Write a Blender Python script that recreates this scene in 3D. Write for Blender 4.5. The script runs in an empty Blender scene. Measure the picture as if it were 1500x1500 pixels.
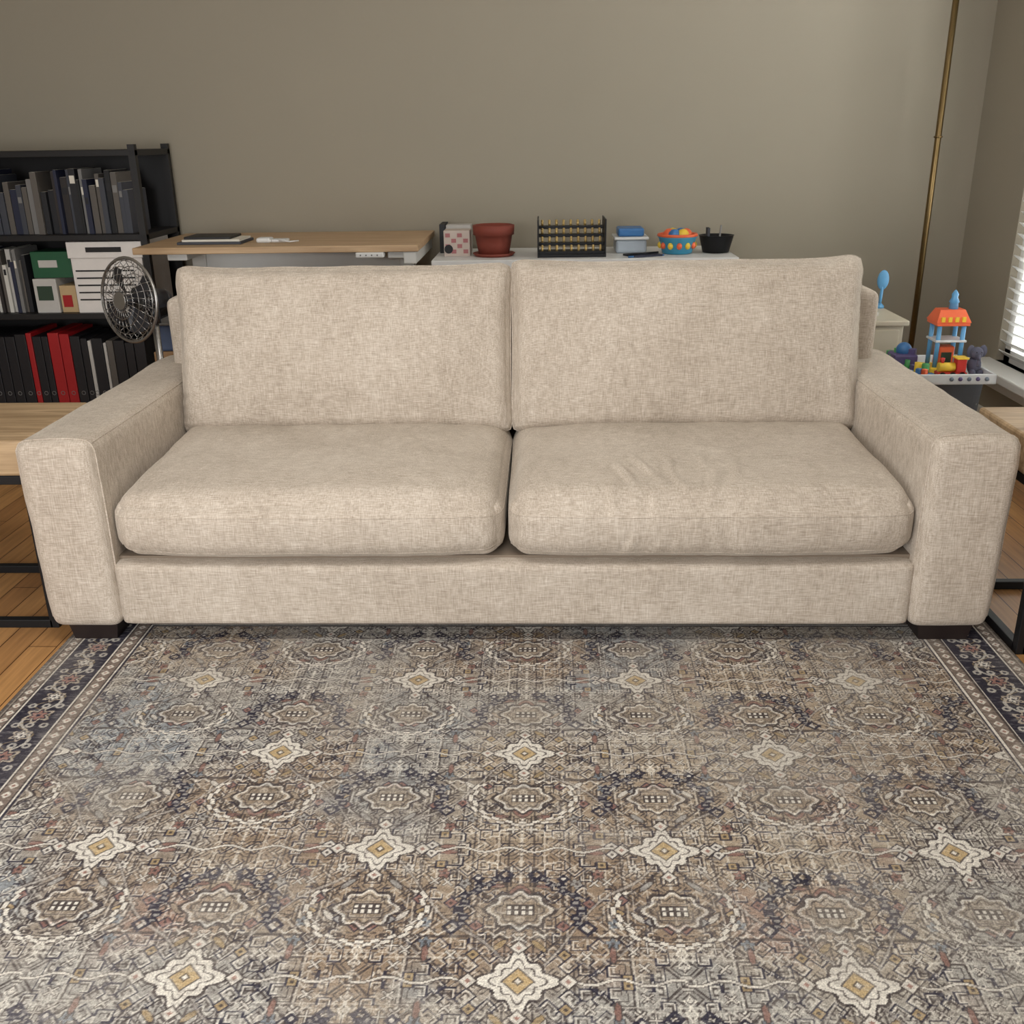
import bpy, bmesh, math, random
import numpy as np
from mathutils import Matrix, Vector, noise
random.seed(4); rng=np.random.default_rng(7)
sc=bpy.context.scene
COL=bpy.context.collection

# ------------------------------------------------------------------ helpers
def lin(c):
    out=[]
    for v in c:
        v=v/255.0
        out.append(v/12.92 if v<=0.04045 else ((v+0.055)/1.055)**2.4)
    return tuple(out)
def lin4(c): return lin(c)+(1.0,)

def new_mat(name):
    m=bpy.data.materials.new(name); m.use_nodes=True
    nt=m.node_tree; b=nt.nodes['Principled BSDF']
    return m,nt,b
def simple(name,c,rough=0.5,metal=0.0,var=0.08,scale=30,bump=0.0,emit=None,alpha=None):
    m,nt,b=new_mat(name)
    tc=nt.nodes.new('ShaderNodeTexCoord'); n=nt.nodes.new('ShaderNodeTexNoise')
    n.inputs['Scale'].default_value=scale; n.inputs['Detail'].default_value=4
    nt.links.new(tc.outputs['Object'],n.inputs['Vector'])
    mx=nt.nodes.new('ShaderNodeMix'); mx.data_type='RGBA'
    l=lin(c)
    mx.inputs[6].default_value=tuple(x*(1-var) for x in l)+(1,)
    mx.inputs[7].default_value=tuple(min(1,x*(1+var)) for x in l)+(1,)
    nt.links.new(n.outputs['Fac'],mx.inputs[0]); nt.links.new(mx.outputs[2],b.inputs['Base Color'])
    b.inputs['Roughness'].default_value=rough; b.inputs['Metallic'].default_value=metal
    if bump>0:
        bp=nt.nodes.new('ShaderNodeBump'); bp.inputs['Strength'].default_value=bump; bp.inputs['Distance'].default_value=0.002
        nt.links.new(n.outputs['Fac'],bp.inputs['Height']); nt.links.new(bp.outputs['Normal'],b.inputs['Normal'])
    if alpha is not None: b.inputs['Alpha'].default_value=alpha
    return m

def empty(name,loc=(0,0,0)):
    e=bpy.data.objects.new(name,None); e.location=loc; e.empty_display_size=0.1; COL.objects.link(e); return e
def link(o,parent=None):
    COL.objects.link(o)
    if parent: o.parent=parent
    return o

class MB:
    """mesh builder: many primitives joined in one mesh"""
    def __init__(s): s.bm=bmesh.new(); s.mats=[]
    def mi(s,m):
        if m not in s.mats: s.mats.append(m)
        return s.mats.index(m)
    def _fin(s,verts,m,smooth=False):
        i=s.mi(m); fs=set(f for v in verts for f in v.link_faces)
        for f in fs: f.material_index=i; f.smooth=smooth
        return verts
    def box(s,lo,hi,m,rot=None,bev=0.0,piv=None):
        lo=Vector(lo); hi=Vector(hi); c=(lo+hi)/2; d=hi-lo
        r=bmesh.ops.create_cube(s.bm,size=1.0); vs=r['verts']
        for v in vs: v.co=Vector((v.co.x*d.x,v.co.y*d.y,v.co.z*d.z))
        if bev>0:
            es=list(set(e for v in vs for e in v.link_edges))
            r2=bmesh.ops.bevel(s.bm,geom=es,offset=bev,segments=2,affect='EDGES',profile=0.5)
            vs=list(set(list(r2['verts'])+[v for v in vs if v.is_valid]))
        mt=Matrix.Translation(c)
        if rot is not None:
            p=Vector(piv) if piv is not None else c
            mt=Matrix.Translation(p)@rot.to_4x4()@Matrix.Translation(-p)@mt
        for v in vs: v.co=mt@v.co
        return s._fin(vs,m)
    def cyl(s,p0,p1,r0,m,r1=None,seg=24,smooth=True,caps=True):
        p0=Vector(p0); p1=Vector(p1); d=p1-p0; r1=r0 if r1 is None else r1
        r=bmesh.ops.create_cone(s.bm,cap_ends=caps,cap_tris=False,segments=seg,radius1=r0,radius2=r1,depth=d.length)
        q=Vector((0,0,1)).rotation_difference(d.normalized())
        mt=Matrix.Translation((p0+p1)/2)@q.to_matrix().to_4x4()
        for v in r['verts']: v.co=mt@v.co
        s._fin(r['verts'],m,smooth)
        for v in r['verts']:
            for f in v.link_faces:
                if len(f.verts)>4: f.smooth=False
        return r['verts']
    def sph(s,c,r,m,sc_=(1,1,1),seg=20):
        q=bmesh.ops.create_uvsphere(s.bm,u_segments=seg,v_segments=seg//2,radius=r)
        for v in q['verts']: v.co=Vector((v.co.x*sc_[0],v.co.y*sc_[1],v.co.z*sc_[2]))+Vector(c)
        return s._fin(q['verts'],m,True)
    def lathe(s,c,prof,m,seg=32):
        c=Vector(c); rings=[]
        for r,z in prof:
            rings.append([s.bm.verts.new(c+Vector((r*math.cos(2*math.pi*i/seg),r*math.sin(2*math.pi*i/seg),z))) for i in range(seg)])
        i0=s.mi(m)
        for a,b in zip(rings[:-1],rings[1:]):
            for i in range(seg):
                f=s.bm.faces.new((a[i],a[(i+1)%seg],b[(i+1)%seg],b[i])); f.material_index=i0; f.smooth=True
        f=s.bm.faces.new(rings[0][::-1]); f.material_index=i0
        f=s.bm.faces.new(rings[-1]); f.material_index=i0
    def torus(s,c,axis,R,r,m,seg=40,rs=6):
        c=Vector(c); q=Vector((0,0,1)).rotation_difference(Vector(axis).normalized()).to_matrix()
        rings=[]
        for i in range(seg):
            a=2*math.pi*i/seg; ring=[]
            for j in range(rs):
                b=2*math.pi*j/rs; rr=R+r*math.cos(b)
                ring.append(s.bm.verts.new(c+q@Vector((rr*math.cos(a),rr*math.sin(a),r*math.sin(b)))))
            rings.append(ring)
        i0=s.mi(m)
        for i in range(seg):
            for j in range(rs):
                f=s.bm.faces.new((rings[i][j],rings[(i+1)%seg][j],rings[(i+1)%seg][(j+1)%rs],rings[i][(j+1)%rs])); f.smooth=True; f.material_index=i0
    def tube(s,pts,r,m,rs=6):
        for a,b in zip(pts[:-1],pts[1:]):
            s.cyl(a,b,r,m,seg=rs,caps=True)
    def done(s,name,parent=None):
        me=bpy.data.meshes.new(name); bmesh.ops.recalc_face_normals(s.bm,faces=s.bm.faces[:]); s.bm.to_mesh(me); s.bm.free()
        for m in s.mats: me.materials.append(m)
        o=bpy.data.objects.new(name,me); return link(o,parent)

def curve(name,pts,r,mat,parent=None,cyclic=False):
    cu=bpy.data.curves.new(name,'CURVE'); cu.dimensions='3D'; cu.bevel_depth=r; cu.bevel_resolution=2
    sp=cu.splines.new('POLY'); sp.points.add(len(pts)-1)
    for i,p in enumerate(pts): sp.points[i].co=(p[0],p[1],p[2],1)
    sp.use_cyclic_u=cyclic; cu.materials.append(mat)
    o=bpy.data.objects.new(name,cu); return link(o,parent)

# ------------------------------------------------------------------ materials
def fabric():
    m,nt,b=new_mat('oatmeal_chenille'); N=nt.nodes; L=nt.links
    tc=N.new('ShaderNodeTexCoord')
    def nz(scale,sx,sy,sz,det=3,rough=0.6):
        mp=N.new('ShaderNodeMapping'); mp.inputs['Scale'].default_value=(sx,sy,sz); L.new(tc.outputs['Object'],mp.inputs[0])
        n=N.new('ShaderNodeTexNoise'); n.inputs['Scale'].default_value=scale; n.inputs['Detail'].default_value=det; n.inputs['Roughness'].default_value=rough
        L.new(mp.outputs[0],n.inputs['Vector']); return n.outputs['Fac']
    hx=nz(500,0.07,1,1.0,2)      # weft threads
    vz=nz(500,1,0.25,0.07,2)     # warp threads
    mott=nz(3.5,1,1,1,5,0.6)
    mid=nz(26,1.3,0.6,.6,4,0.7)
    def mth(op,a,bv):
        n=N.new('ShaderNodeMath'); n.operation=op
        for i,v in enumerate((a,bv)):
            if isinstance(v,(int,float)): n.inputs[i].default_value=v
            else: L.new(v,n.inputs[i])
        return n.outputs[0]
    w=mth('ADD',mth('MULTIPLY',hx,0.55),mth('MULTIPLY',vz,0.45))
    f=mth('ADD',mth('MULTIPLY',w,0.68),mth('ADD',mth('MULTIPLY',mott,0.19),mth('MULTIPLY',mid,0.13)))
    cr=N.new('ShaderNodeValToRGB'); e=cr.color_ramp.elements
    e[0].position=0.35; e[0].color=lin4((146,133,118)); e[1].position=0.65; e[1].color=lin4((216,206,193))
    x=e.new(0.5); x.color=lin4((184,171,156))
    L.new(f,cr.inputs[0]); L.new(cr.outputs[0],b.inputs['Base Color'])
    b.inputs['Roughness'].default_value=0.95
    b.inputs['Specular IOR Level'].default_value=0.15
    b.inputs['Sheen Weight'].default_value=0.25; b.inputs['Sheen Roughness'].default_value=0.5
    b.inputs['Sheen Tint'].default_value=lin4((230,227,218))
    bp=N.new('ShaderNodeBump'); bp.inputs['Strength'].default_value=0.35; bp.inputs['Distance'].default_value=0.001
    L.new(w,bp.inputs['Height']); L.new(bp.outputs[0],b.inputs['Normal'])
    return m
FAB=fabric()
SEAM=simple('seam_thread',(128,114,99),0.95)
LEG=simple('espresso_wood',(34,24,22),0.45)
BLACK=simple('black_steel',(24,25,28),0.45,0.3)
WHITE=simple('white_laminate',(218,218,216),0.45,var=0.03)
WHITEM=simple('white_metal',(208,208,204),0.4,var=0.03)
SHELF=simple('black_shelf',(20,18,19),0.5)

def wood_mat(name,c1,c2,axis='X',scale=6,rough=0.5):
    m,nt,b=new_mat(name); N=nt.nodes; L=nt.links
    tc=N.new('ShaderNodeTexCoord'); mp=N.new('ShaderNodeMapping')
    s={'X':(0.6,8,8),'Y':(8,0.6,8)}[axis]; mp.inputs['Scale'].default_value=s
    L.new(tc.outputs['Object'],mp.inputs[0])
    n=N.new('ShaderNodeTexNoise'); n.inputs['Scale'].default_value=scale; n.inputs['Detail'].default_value=6; n.inputs['Distortion'].default_value=0.8
    L.new(mp.outputs[0],n.inputs['Vector'])
    cr=N.new('ShaderNodeValToRGB'); cr.color_ramp.elements[0].position=0.3; cr.color_ramp.elements[1].position=0.7
    cr.color_ramp.elements[0].color=lin4(c1); cr.color_ramp.elements[1].color=lin4(c2)
    L.new(n.outputs['Fac'],cr.inputs[0]); L.new(cr.outputs[0],b.inputs['Base Color']); b.inputs['Roughness'].default_value=rough
    return m
MANGO=wood_mat('mango_wood',(148,122,90),(198,170,134),'X')
DESKW=wood_mat('desk_birch',(172,140,104),(200,170,134),'X')

def floor_mat():
    m,nt,b=new_mat('oak_planks'); N=nt.nodes; L=nt.links
    tc=N.new('ShaderNodeTexCoord'); mp=N.new('ShaderNodeMapping'); mp.inputs['Rotation'].default_value=(0,0,math.radians(90))
    L.new(tc.outputs['Object'],mp.inputs[0])
    br=N.new('ShaderNodeTexBrick'); br.inputs['Scale'].default_value=1.0
    br.inputs['Brick Width'].default_value=0.9; br.inputs['Row Height'].default_value=0.075; br.inputs['Mortar Size'].default_value=0.0016
    br.inputs['Color1'].default_value=lin4((192,146,94)); br.inputs['Color2'].default_value=lin4((164,120,76)); br.inputs['Mortar'].default_value=lin4((84,52,28))
    br.offset=0.4
    L.new(mp.outputs[0],br.inputs['Vector'])
    mp2=N.new('ShaderNodeMapping'); mp2.inputs['Scale'].default_value=(26,1.5,1); L.new(tc.outputs['Object'],mp2.inputs[0])
    n=N.new('ShaderNodeTexNoise'); n.inputs['Scale'].default_value=3; n.inputs['Detail'].default_value=6; L.new(mp2.outputs[0],n.inputs['Vector'])
    mx=N.new('ShaderNodeMix'); mx.data_type='RGBA'; mx.blend_type='MULTIPLY'; mx.inputs[0].default_value=0.6
    cr=N.new('ShaderNodeValToRGB'); cr.color_ramp.elements[0].color=(0.55,0.5,0.45,1); cr.color_ramp.elements[0].position=0.3; cr.color_ramp.elements[1].color=(1.15,1.1,1.05,1); cr.color_ramp.elements[1].position=0.7
    L.new(n.outputs['Fac'],cr.inputs[0]); L.new(br.outputs['Color'],mx.inputs[6]); L.new(cr.outputs[0],mx.inputs[7])
    L.new(mx.outputs[2],b.inputs['Base Color']); b.inputs['Roughness'].default_value=0.35
    return m

# ------------------------------------------------------------------ room
WALL=simple('taupe_paint',(150,142,126),0.85,var=0.03,scale=3)
TRIM=simple('white_trim',(222,221,217),0.5,var=0.02)
XR,XL,YB,YF,H=1.95,-2.65,2.36,-3.4,2.6
def plain(name,lo,hi,m,bev=0):
    b=MB(); b.box(lo,hi,m,bev=bev); return b.done(name)
plain('floor',(XL,YF,-0.05),(XR,YB,0),floor_mat())
plain('ceiling',(XL,YF,H),(XR,YB,H+0.05),simple('ceiling_paint',(225,222,215),0.9,var=0.02))
plain('wall_back',(XL-0.1,YB,0),(XR+0.1,YB+0.1,H),WALL)
plain('wall_left',(XL-0.1,YF,0),(XL,YB,H),WALL)
WY0,WY1,WZ0,WZ1=0.55,1.86,0.33,2.15
b=MB()
b.box((XR,YF,0),(XR+0.1,WY0,H),WALL); b.box((XR,WY1,0),(XR+0.1,YB,H),WALL)
b.box((XR,WY0,0),(XR+0.1,WY1,WZ0),WALL); b.box((XR,WY0,WZ1),(XR+0.1,WY1,H),WALL)
b.done('wall_right')
plain('baseboard_back',(XL,YB-0.018,0),(XR,YB,0.12),TRIM,0.004)
plain('baseboard_right',(XR-0.018,YF,0),(XR,YB-0.018,0.12),TRIM,0.004)
w=empty('window_1',(XR,(WY0+WY1)/2,WZ0))
def loc(o,p):
    o.parent=p; o.matrix_parent_inverse=Matrix.Translation(p.location).inverted(); return o
b=MB()
b.box((XR+0.03,WY0,WZ0),(XR+0.09,WY0+0.05,WZ1),TRIM); b.box((XR+0.03,WY1-0.05,WZ0),(XR+0.09,WY1,WZ1),TRIM)
b.box((XR+0.03,WY0,WZ1-0.05),(XR+0.09,WY1,WZ1),TRIM); b.box((XR+0.03,WY0,WZ0),(XR+0.09,WY1,WZ0+0.05),TRIM)
b.box((XR+0.03,WY0,1.2),(XR+0.09,WY1,1.24),TRIM)
loc(b.done('frame'),w)
b=MB(); b.box((XR-0.11,WY0-0.04,WZ0-0.035),(XR+0.05,WY1+0.07,WZ0),TRIM,bev=0.006)
b.box((XR-0.02,WY0-0.02,WZ0-0.11),(XR,WY1+0.05,WZ0-0.035),TRIM,bev=0.004); loc(b.done('sill'),w)
BL=simple('blind_slat',(240,240,237),0.5,var=0.02)
b=MB(); z=WZ0+0.03
while z<WZ1-0.06:
    b.box((XR-0.005,WY0+0.01,z),(XR+0.045,WY1-0.01,z+0.003),BL,rot=Matrix.Rotation(math.radians(38),3,'Y')); z+=0.042
for yy in (WY0+0.2,WY1-0.2): b.cyl((XR+0.02,yy,WZ0+0.03),(XR+0.02,yy,WZ1-0.05),0.0012,BL,seg=6)
b.box((XR-0.01,WY0+0.01,WZ1-0.06),(XR+0.05,WY1-0.01,WZ1-0.01),BL)
loc(b.done('blinds'),w)

# ------------------------------------------------------------------ rug
def build_rug():
    X0,X1,Y0,Y1=-1.18,1.24,-2.75,0.30
    xs=np.linspace(X0,X1,int((X1-X0)/0.0020)+1)
    ysA=np.arange(Y0,-1.25,0.008); ysB=np.linspace(-1.25,Y1,int((Y1+1.25)/0.0021)+1); ys=np.concatenate([ysA,ysB])
    nx,ny=len(xs),len(ys)
    X,Y=np.meshgrid(xs.astype(np.float32),ys.astype(np.float32))
    def vnoise(s,seed,oct=3,ax=1.0,ay=1.0):
        r=np.random.default_rng(seed); out=np.zeros_like(X); amp=1; tot=0
        for o in range(oct):
            sx,sy=s*ax/(2**o),s*ay/(2**o)
            gx=int((X1-X0)/sx)+3; gy=int((Y1-Y0)/sy)+3; g=r.random((gy,gx)).astype(np.float32)
            fx=(X-X0)/sx; fy=(Y-Y0)/sy; ix=fx.astype(int); iy=fy.astype(int); tx=fx-ix; ty=fy-iy
            tx=tx*tx*(3-2*tx); ty=ty*ty*(3-2*ty)
            out+=amp*((g[iy,ix]*(1-tx)+g[iy,ix+1]*tx)*(1-ty)+(g[iy+1,ix]*(1-tx)+g[iy+1,ix+1]*tx)*ty); tot+=amp; amp*=0.6
        return out/tot
    C=lambda r,g,b:np.array([r,g,b],np.float32)
    tan=C(154,139,120); brown=C(134,116,98); grey=C(146,144,139); blue=C(122,131,139); rust=C(140,104,94)
    cream=C(218,212,200); navy=C(42,40,52); dk=C(64,57,56); gold=C(178,154,114)
    img=np.zeros(X.shape+(3,),np.float32)
    n1=vnoise(0.45,1)[...,None]; n2=vnoise(0.40,2)[...,None]; n3=vnoise(0.30,3)[...,None]
    st=lambda a,lo,hi:np.clip((a-lo)/(hi-lo),0,1)
    img[:]=tan; img[:]=img*(1-st(n1,.45,.65))+brown*st(n1,.45,.65)
    img[:]=img*(1-.9*st(n2,.42,.6))+grey*.9*st(n2,.42,.6)
    s=.45*st(n3,.66,.78); img[:]=img*(1-s)+rust*s
    s=.65*st(1-n3,.58,.72); img[:]=img*(1-s)+blue*s
    def paint(mask,c,a=1.0):
        img[mask]=img[mask]*(1-a)+c*a
    PX,PY=0.52,0.60; cx=0.03; cy=-0.48
    def cell(ox,oy,px=PX,py=PY):
        dx=(X-cx-ox+px/2)%px-px/2; dy=(Y-cy-oy+py/2)%py-py/2; return dx,dy
    def tracery(ax_,ay_,c1,c2,rot,it,w,colr,a):
        u=np.abs((X-cx+ax_)%(2*ax_)-ax_); v=np.abs((Y-cy+ay_)%(2*ay_)-ay_)
        for k in range(it):
            u=np.abs(u-c1*(0.62**k)); v=np.abs(v-c2*(0.62**k))
            cr,sr=math.cos(rot),math.sin(rot); u,v=u*cr-v*sr,u*sr+v*cr
        d=np.minimum(np.abs(u),np.abs(np.abs(v)+np.abs(u)-0.018)); paint(d<w,colr,a)
    tracery(0.26,0.30,0.12,0.13,math.radians(45),3,0.0021,dk,.75)
    tracery(0.13,0.15,0.055,0.06,0,3,0.0018,cream,.5)
    tracery(0.26,0.30,0.10,0.09,math.radians(45),4,0.0017,dk,.7)
    tracery(0.13,0.15,0.04,0.05,math.radians(45),2,0.0016,cream,.45)
    dx,dy=cell(0,0); QX,QY=np.abs(dx),np.abs(dy)
    r=random.Random(21); pts=[]
    for t in range(6000):
        p=(r.uniform(0,.26),r.uniform(0,.30))
        if all((p[0]-a)**2+(p[1]-b_)**2>.0215**2 for a,b_ in pts): pts.append(p)
        if len(pts)>120: break
    for k,(a,b_) in enumerate(pts):
        lx=QX-a; ly=QY-b_; sel=(np.abs(lx)<.028)&(np.abs(ly)<.028)
        ii=np.nonzero(sel); x=lx[ii]; y=ly[ii]; an=r.choice([0,math.pi/4,math.pi/2,-math.pi/4])
        u=x*math.cos(an)+y*math.sin(an); v=-x*math.sin(an)+y*math.cos(an)
        def pp(mask,c,al):
            j=(ii[0][mask],ii[1][mask]); img[j]=img[j]*(1-al)+c*al
        kind=[0,1,2,2,3,6,7,5,2,7][r.randrange(10)]; fillc=[cream,gold*.95,rust,tan*1.1,grey*1.1,blue][r.randrange(6)]; rr=np.hypot(u,v); th=np.arctan2(v,u)
        L1=np.abs(u)+np.abs(v); Li=np.maximum(np.abs(u),np.abs(v))
        if kind==0:
            R=.0115*(.8+.25*np.cos(5*th)); pp(rr<R+.0022,dk,.85); pp(rr<R,fillc,.8); pp(rr<.0035,dk,.8)
        elif kind==1:
            q=(u/.017)**2+(v/.0055)**2; pp(q<1.5,dk,.8); pp(q<.8,fillc,.75)
        elif kind==2:
            sq=np.maximum(np.abs(u)/.015,np.abs(v)/.012); m=sq<1
            pp(m&(sq>.80)&~((u>0)&(v>0)),navy,.85); pp((sq<.52)&(sq>.30)&(v<.003),dk,.8); pp((sq<.75)&(sq>.62)&(u<0),cream,.7)
        elif kind==3:
            pp(L1<.0145,navy,.8); pp(L1<.0105,fillc,.85); pp(L1<.004,dk,.85)
        elif kind==5:
            pp((np.abs(v-.004*np.sin(u*260))<.0016)&(np.abs(u)<.022),cream,.75)
            for q0 in (-.014,0,.014): pp(np.abs(u-q0)+np.abs(np.abs(v)-.007)<.004,dk,.8)
        elif kind==6:
            pp((np.minimum(np.abs(u),np.abs(v))<.0032)&(Li<.013),dk,.8); pp((np.minimum(np.abs(u),np.abs(v))<.0014)&(Li<.011),cream,.8)
        else:
            z=np.abs(u)+v; pp((np.abs((z+.02)%.011-.0055)<.0018)&(Li<.014),dk,.8)
    def ell(dx,dy,a,b,p=2.0): return (np.abs(dx)/a)**p+(np.abs(dy)/b)**p
    for sx in (1,-1):
        d=np.abs(((X-cx)/PX*2*sx+(Y-cy)/PY*2+.05*np.sin((X-cx)*2*np.pi/PX*3)+1)%2-1)*0.2
        paint((d<.0042),dk,.4); paint(d<.0020,cream,.45)
    for (ox,oy) in [(0,0.15),(0.26,0.15),(0,-0.15),(0.26,-0.15)]:
        dx,dy=cell(ox,oy); r_=np.sqrt(dx**2+(dy*1.3)**2); th=np.arctan2(dy,dx)
        kindr=((oy>0)^(ox>0))
        hx_=np.maximum(np.abs(dx),np.abs(dy)*1.3); oc=np.maximum(hx_,(np.abs(dx)+np.abs(dy)*1.3)*.74)
        half=(dy>-.035) if kindr else (dy<.045)
        R=0.100+.004*np.sign(np.cos(18*th))
        if kindr:
            m=half&(np.abs(dx)>.018); D_=np.abs(oc*.35+r_*.65-R)
            paint((D_<.0090)&m,navy,.92); paint((np.abs(r_-R+.020)<.0018)&half,dk,.7)
            paint((D_<.0045)&m&(np.abs((th*R)%.012-.006)<.0028),cream*.75,.75)
            for sgn in (-1,1):
                q=np.abs(np.abs(dx-sgn*.112)+np.abs(dy+.040)-.014); paint((q<.0042),navy,.85)
                q=np.abs(np.abs(dx-sgn*.026)+np.abs(dy-.084)-.012); paint((q<.0038),navy,.85)
                q=np.abs(dx-sgn*.075)+np.abs(dy-.075); paint(q<.012,navy,.85); paint(q<.005,cream,.85)
        else:
            paint((np.abs(r_-R)<.0064)&half,dk,.75); paint((np.abs(r_-R)<.0040)&half,cream,.9)
            paint((np.abs(r_-R+.022)<.0020)&half,dk,.7); paint((np.abs(r_-R-.015)<.0014)&half,cream,.5)
        q=ell(dx,dy,.050*(1+.10*np.cos(8*th)),.040*(1+.10*np.cos(8*th)),1.7)
        paint((q<1.3)&(q>1.05),dk,.85); paint((q<=1.05)&(q>.85),cream,.7); paint((q<=.85),tan*.97,.6); paint((q<.68)&(q>.58),dk,.75)
        gx=(np.abs(dx)%0.012); gy=((dy+.012)%0.012); win=(np.abs(dx)<.024)&(np.abs(dy)<.012)
        paint(win,dk,.9); paint(win&(gx>.0025)&(gx<.0095)&(gy>.0025)&(gy<.0095),cream,.95)
    for oy in (0,0.3):
        dx,dy=cell(0,oy); d=np.abs(dy+0.006*np.sin(dx*70)); paint(d<.0040,dk,.6); paint(d<.0022,cream,.85)
    for (ox,oy) in [(0,0),(0.26,0.3)]:
        dx,dy=cell(ox,oy); r_=np.hypot(dx,dy*1.05); th=np.arctan2(dy,dx)
        R=0.054*(0.66+0.30*np.abs(np.cos(2*th))**1.2+0.14*np.cos(8*th))
        paint(r_<R*1.22,dk,.8); paint(r_<R*1.08,cream,.9); paint((r_<R*.80)&(r_>R*.72),dk,.75); dia=np.abs(dx)+np.abs(dy)
        paint(dia<.028,dk,.75); paint(dia<.024,gold,.95); paint(dia<.010,dk,.7); paint(dia<.005,cream,.9)
        for kx,ky in ((.078,0),(-.078,0),(0,.068),(0,-.068)):
            rr=np.abs(dx-kx)+np.abs(dy-ky); paint(rr<.017,dk,.8); paint(rr<.013,cream,.85); paint(rr<.005,rust,.9)
    # --- border
    bx=np.minimum(X-X0,X1-X); by=np.minimum(Y-Y0,Y1-Y); e=np.minimum(bx,by)
    side=bx<by; s_=np.where(side,Y,X)
    inb=e<0.205
    paint(inb,C(138,128,117),1.0)
    band=(e>.045)&(e<.150); paint(band,C(44,42,52),.97)
    per=0.16; ev=e-.0975
    d=np.abs(ev-0.026*np.sin(s_*2*np.pi/per)); paint(band&(d<.0035),cream*.85,.9)
    d=np.abs(ev+0.026*np.sin(s_*4*np.pi/per)); paint(band&(d<.0022),gold*.8,.7)
    for off,sz in ((0,.034),(per/2,.025)):
        q=(s_+0.02+off+per/2)%per-per/2; r_=np.hypot(q,ev); th=np.arctan2(ev,q); R=sz*(.8+.22*np.cos(6*th))
        paint(band&(r_<R),C(172,160,144),.95); paint(band&(r_<R*.75),navy,.9); paint(band&(r_<R*.55),rust*1.1 if off==0 else cream,.9); paint(band&(r_<R*.2),navy)
    for off in (per/4,-per/4):
        q=(s_+0.02+off+per/2)%per-per/2
        for eo in (.032,-.032,0):
            rr=np.hypot(q,ev-eo); paint(band&(rr<.010),cream*.85,.85); paint(band&(rr<.0045),navy,.9)
    for lo,hi,c in ((.012,.016,dk),(.041,.045,cream),(.037,.041,dk),(.150,.154,cream),(.154,.158,dk),(.188,.192,dk),(.192,.197,cream),(.197,.202,navy)):
        paint((e>lo)&(e<hi),c,.9)
    for lo,hi in ((.016,.037),(.158,.188)):
        p=.03; q=(s_+p/2)%p-p/2; m=(lo+hi)/2; dia=np.abs(q)+np.abs(e-m)*1.1; g=(e>lo)&(e<hi)
        paint(g,C(112,98,90),.8); paint(g&(dia<.0115),cream,.85); paint(g&(dia<.0045),rust,.9)
    paint(e<.008,dk,.7)
    # --- wear
    f1=vnoise(0.20,11,4)[...,None]; f2=vnoise(0.007,12,2,ax=2.5,ay=0.7)[...,None]; f3=rng.random(X.shape,dtype=np.float32)[...,None]
    fade=np.clip((f1-.42)*1.6,0.0,.40); pale=C(160,154,144)
    img[:]=img*(1-fade)+pale*fade
    s=.36*st(f2,.55,.85); img[:]=img*(1-s)+C(190,184,174)*s
    s=.28*st(1-f2,.58,.85); img[:]=img*(1-s)+C(84,76,72)*s
    img[:]=img*(1+(f3-.5)*0.14)
    img=np.clip(img*1.03,0,255)/255.0
    linr=np.where(img<=0.04045,img/12.92,((img+0.055)/1.055)**2.4)
    nv=nx*ny; co=np.zeros((nv,3),np.float32); co[:,0]=X.ravel(); co[:,1]=Y.ravel(); co[:,2]=0.009
    idx=np.arange(nv).reshape(ny,nx)
    f=np.stack([idx[:-1,:-1],idx[:-1,1:],idx[1:,1:],idx[1:,:-1]],-1).reshape(-1,4)
    me=bpy.data.meshes.new('area_rug')
    per_=np.concatenate([idx[0,:],idx[1:,-1],idx[-1,-2::-1],idx[-2:0:-1,0]]); k=len(per_)
    low=co[per_].copy(); low[:,2]=0.0
    j=np.arange(k); jn=(j+1)%k
    sk=np.stack([per_[j],nv+j,nv+jn,per_[jn]],-1)
    co=np.vstack([co,low]); F=np.vstack([f,sk]).astype(np.int32)
    me.vertices.add(len(co)); me.vertices.foreach_set('co',co.ravel())
    me.loops.add(F.size); me.loops.foreach_set('vertex_index',F.ravel())
    me.polygons.add(len(F)); me.polygons.foreach_set('loop_start',np.arange(0,F.size,4,dtype=np.int32))
    try: me.polygons.foreach_set('loop_total',np.full(len(F),4,dtype=np.int32))
    except Exception: pass
    me.update(calc_edges=True); me.validate()
    at=me.color_attributes.new('dye','FLOAT_COLOR','POINT')
    ca=np.ones((len(co),4),np.float32); ca[:nv,:3]=linr.reshape(-1,3); ca[nv:,:3]=(0.08,0.06,0.05)
    at.data.foreach_set('color',ca.ravel())
    m,nt,bs=new_mat('printed_rug'); N=nt.nodes; L=nt.links
    a=N.new('ShaderNodeAttribute'); a.attribute_name='dye'
    tc=N.new('ShaderNodeTexCoord'); n=N.new('ShaderNodeTexNoise'); n.inputs['Scale'].default_value=350; n.inputs['Detail'].default_value=2
    L.new(tc.outputs['Object'],n.inputs['Vector'])
    mx=N.new('ShaderNodeMix'); mx.data_type='RGBA'; mx.blend_type='MULTIPLY'; mx.inputs[0].default_value=1
    cr=N.new('ShaderNodeValToRGB'); cr.color_ramp.elements[0].position=.3; cr.color_ramp.elements[0].color=(.75,.75,.75,1); cr.color_ramp.elements[1].position=.7; cr.color_ramp.elements[1].color=(1.25,1.25,1.25,1)
    L.new(n.outputs['Fac'],cr.inputs[0]); L.new(a.outputs['Color'],mx.inputs[6]); L.new(cr.outputs[0],mx.inputs[7]); L.new(mx.outputs[2],bs.inputs['Base Color'])
    bs.inputs['Roughness'].default_value=.95; bs.inputs['Specular IOR Level'].default_value=.1
    bp=N.new('ShaderNodeBump'); bp.inputs['Strength'].default_value=.4; bp.inputs['Distance'].default_value=.002
    L.new(n.outputs['Fac'],bp.inputs['Height']); L.new(bp.outputs[0],bs.inputs['Normal'])
    me.materials.append(m)
    o=bpy.data.objects.new('area_rug',me); link(o)
build_rug()
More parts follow.
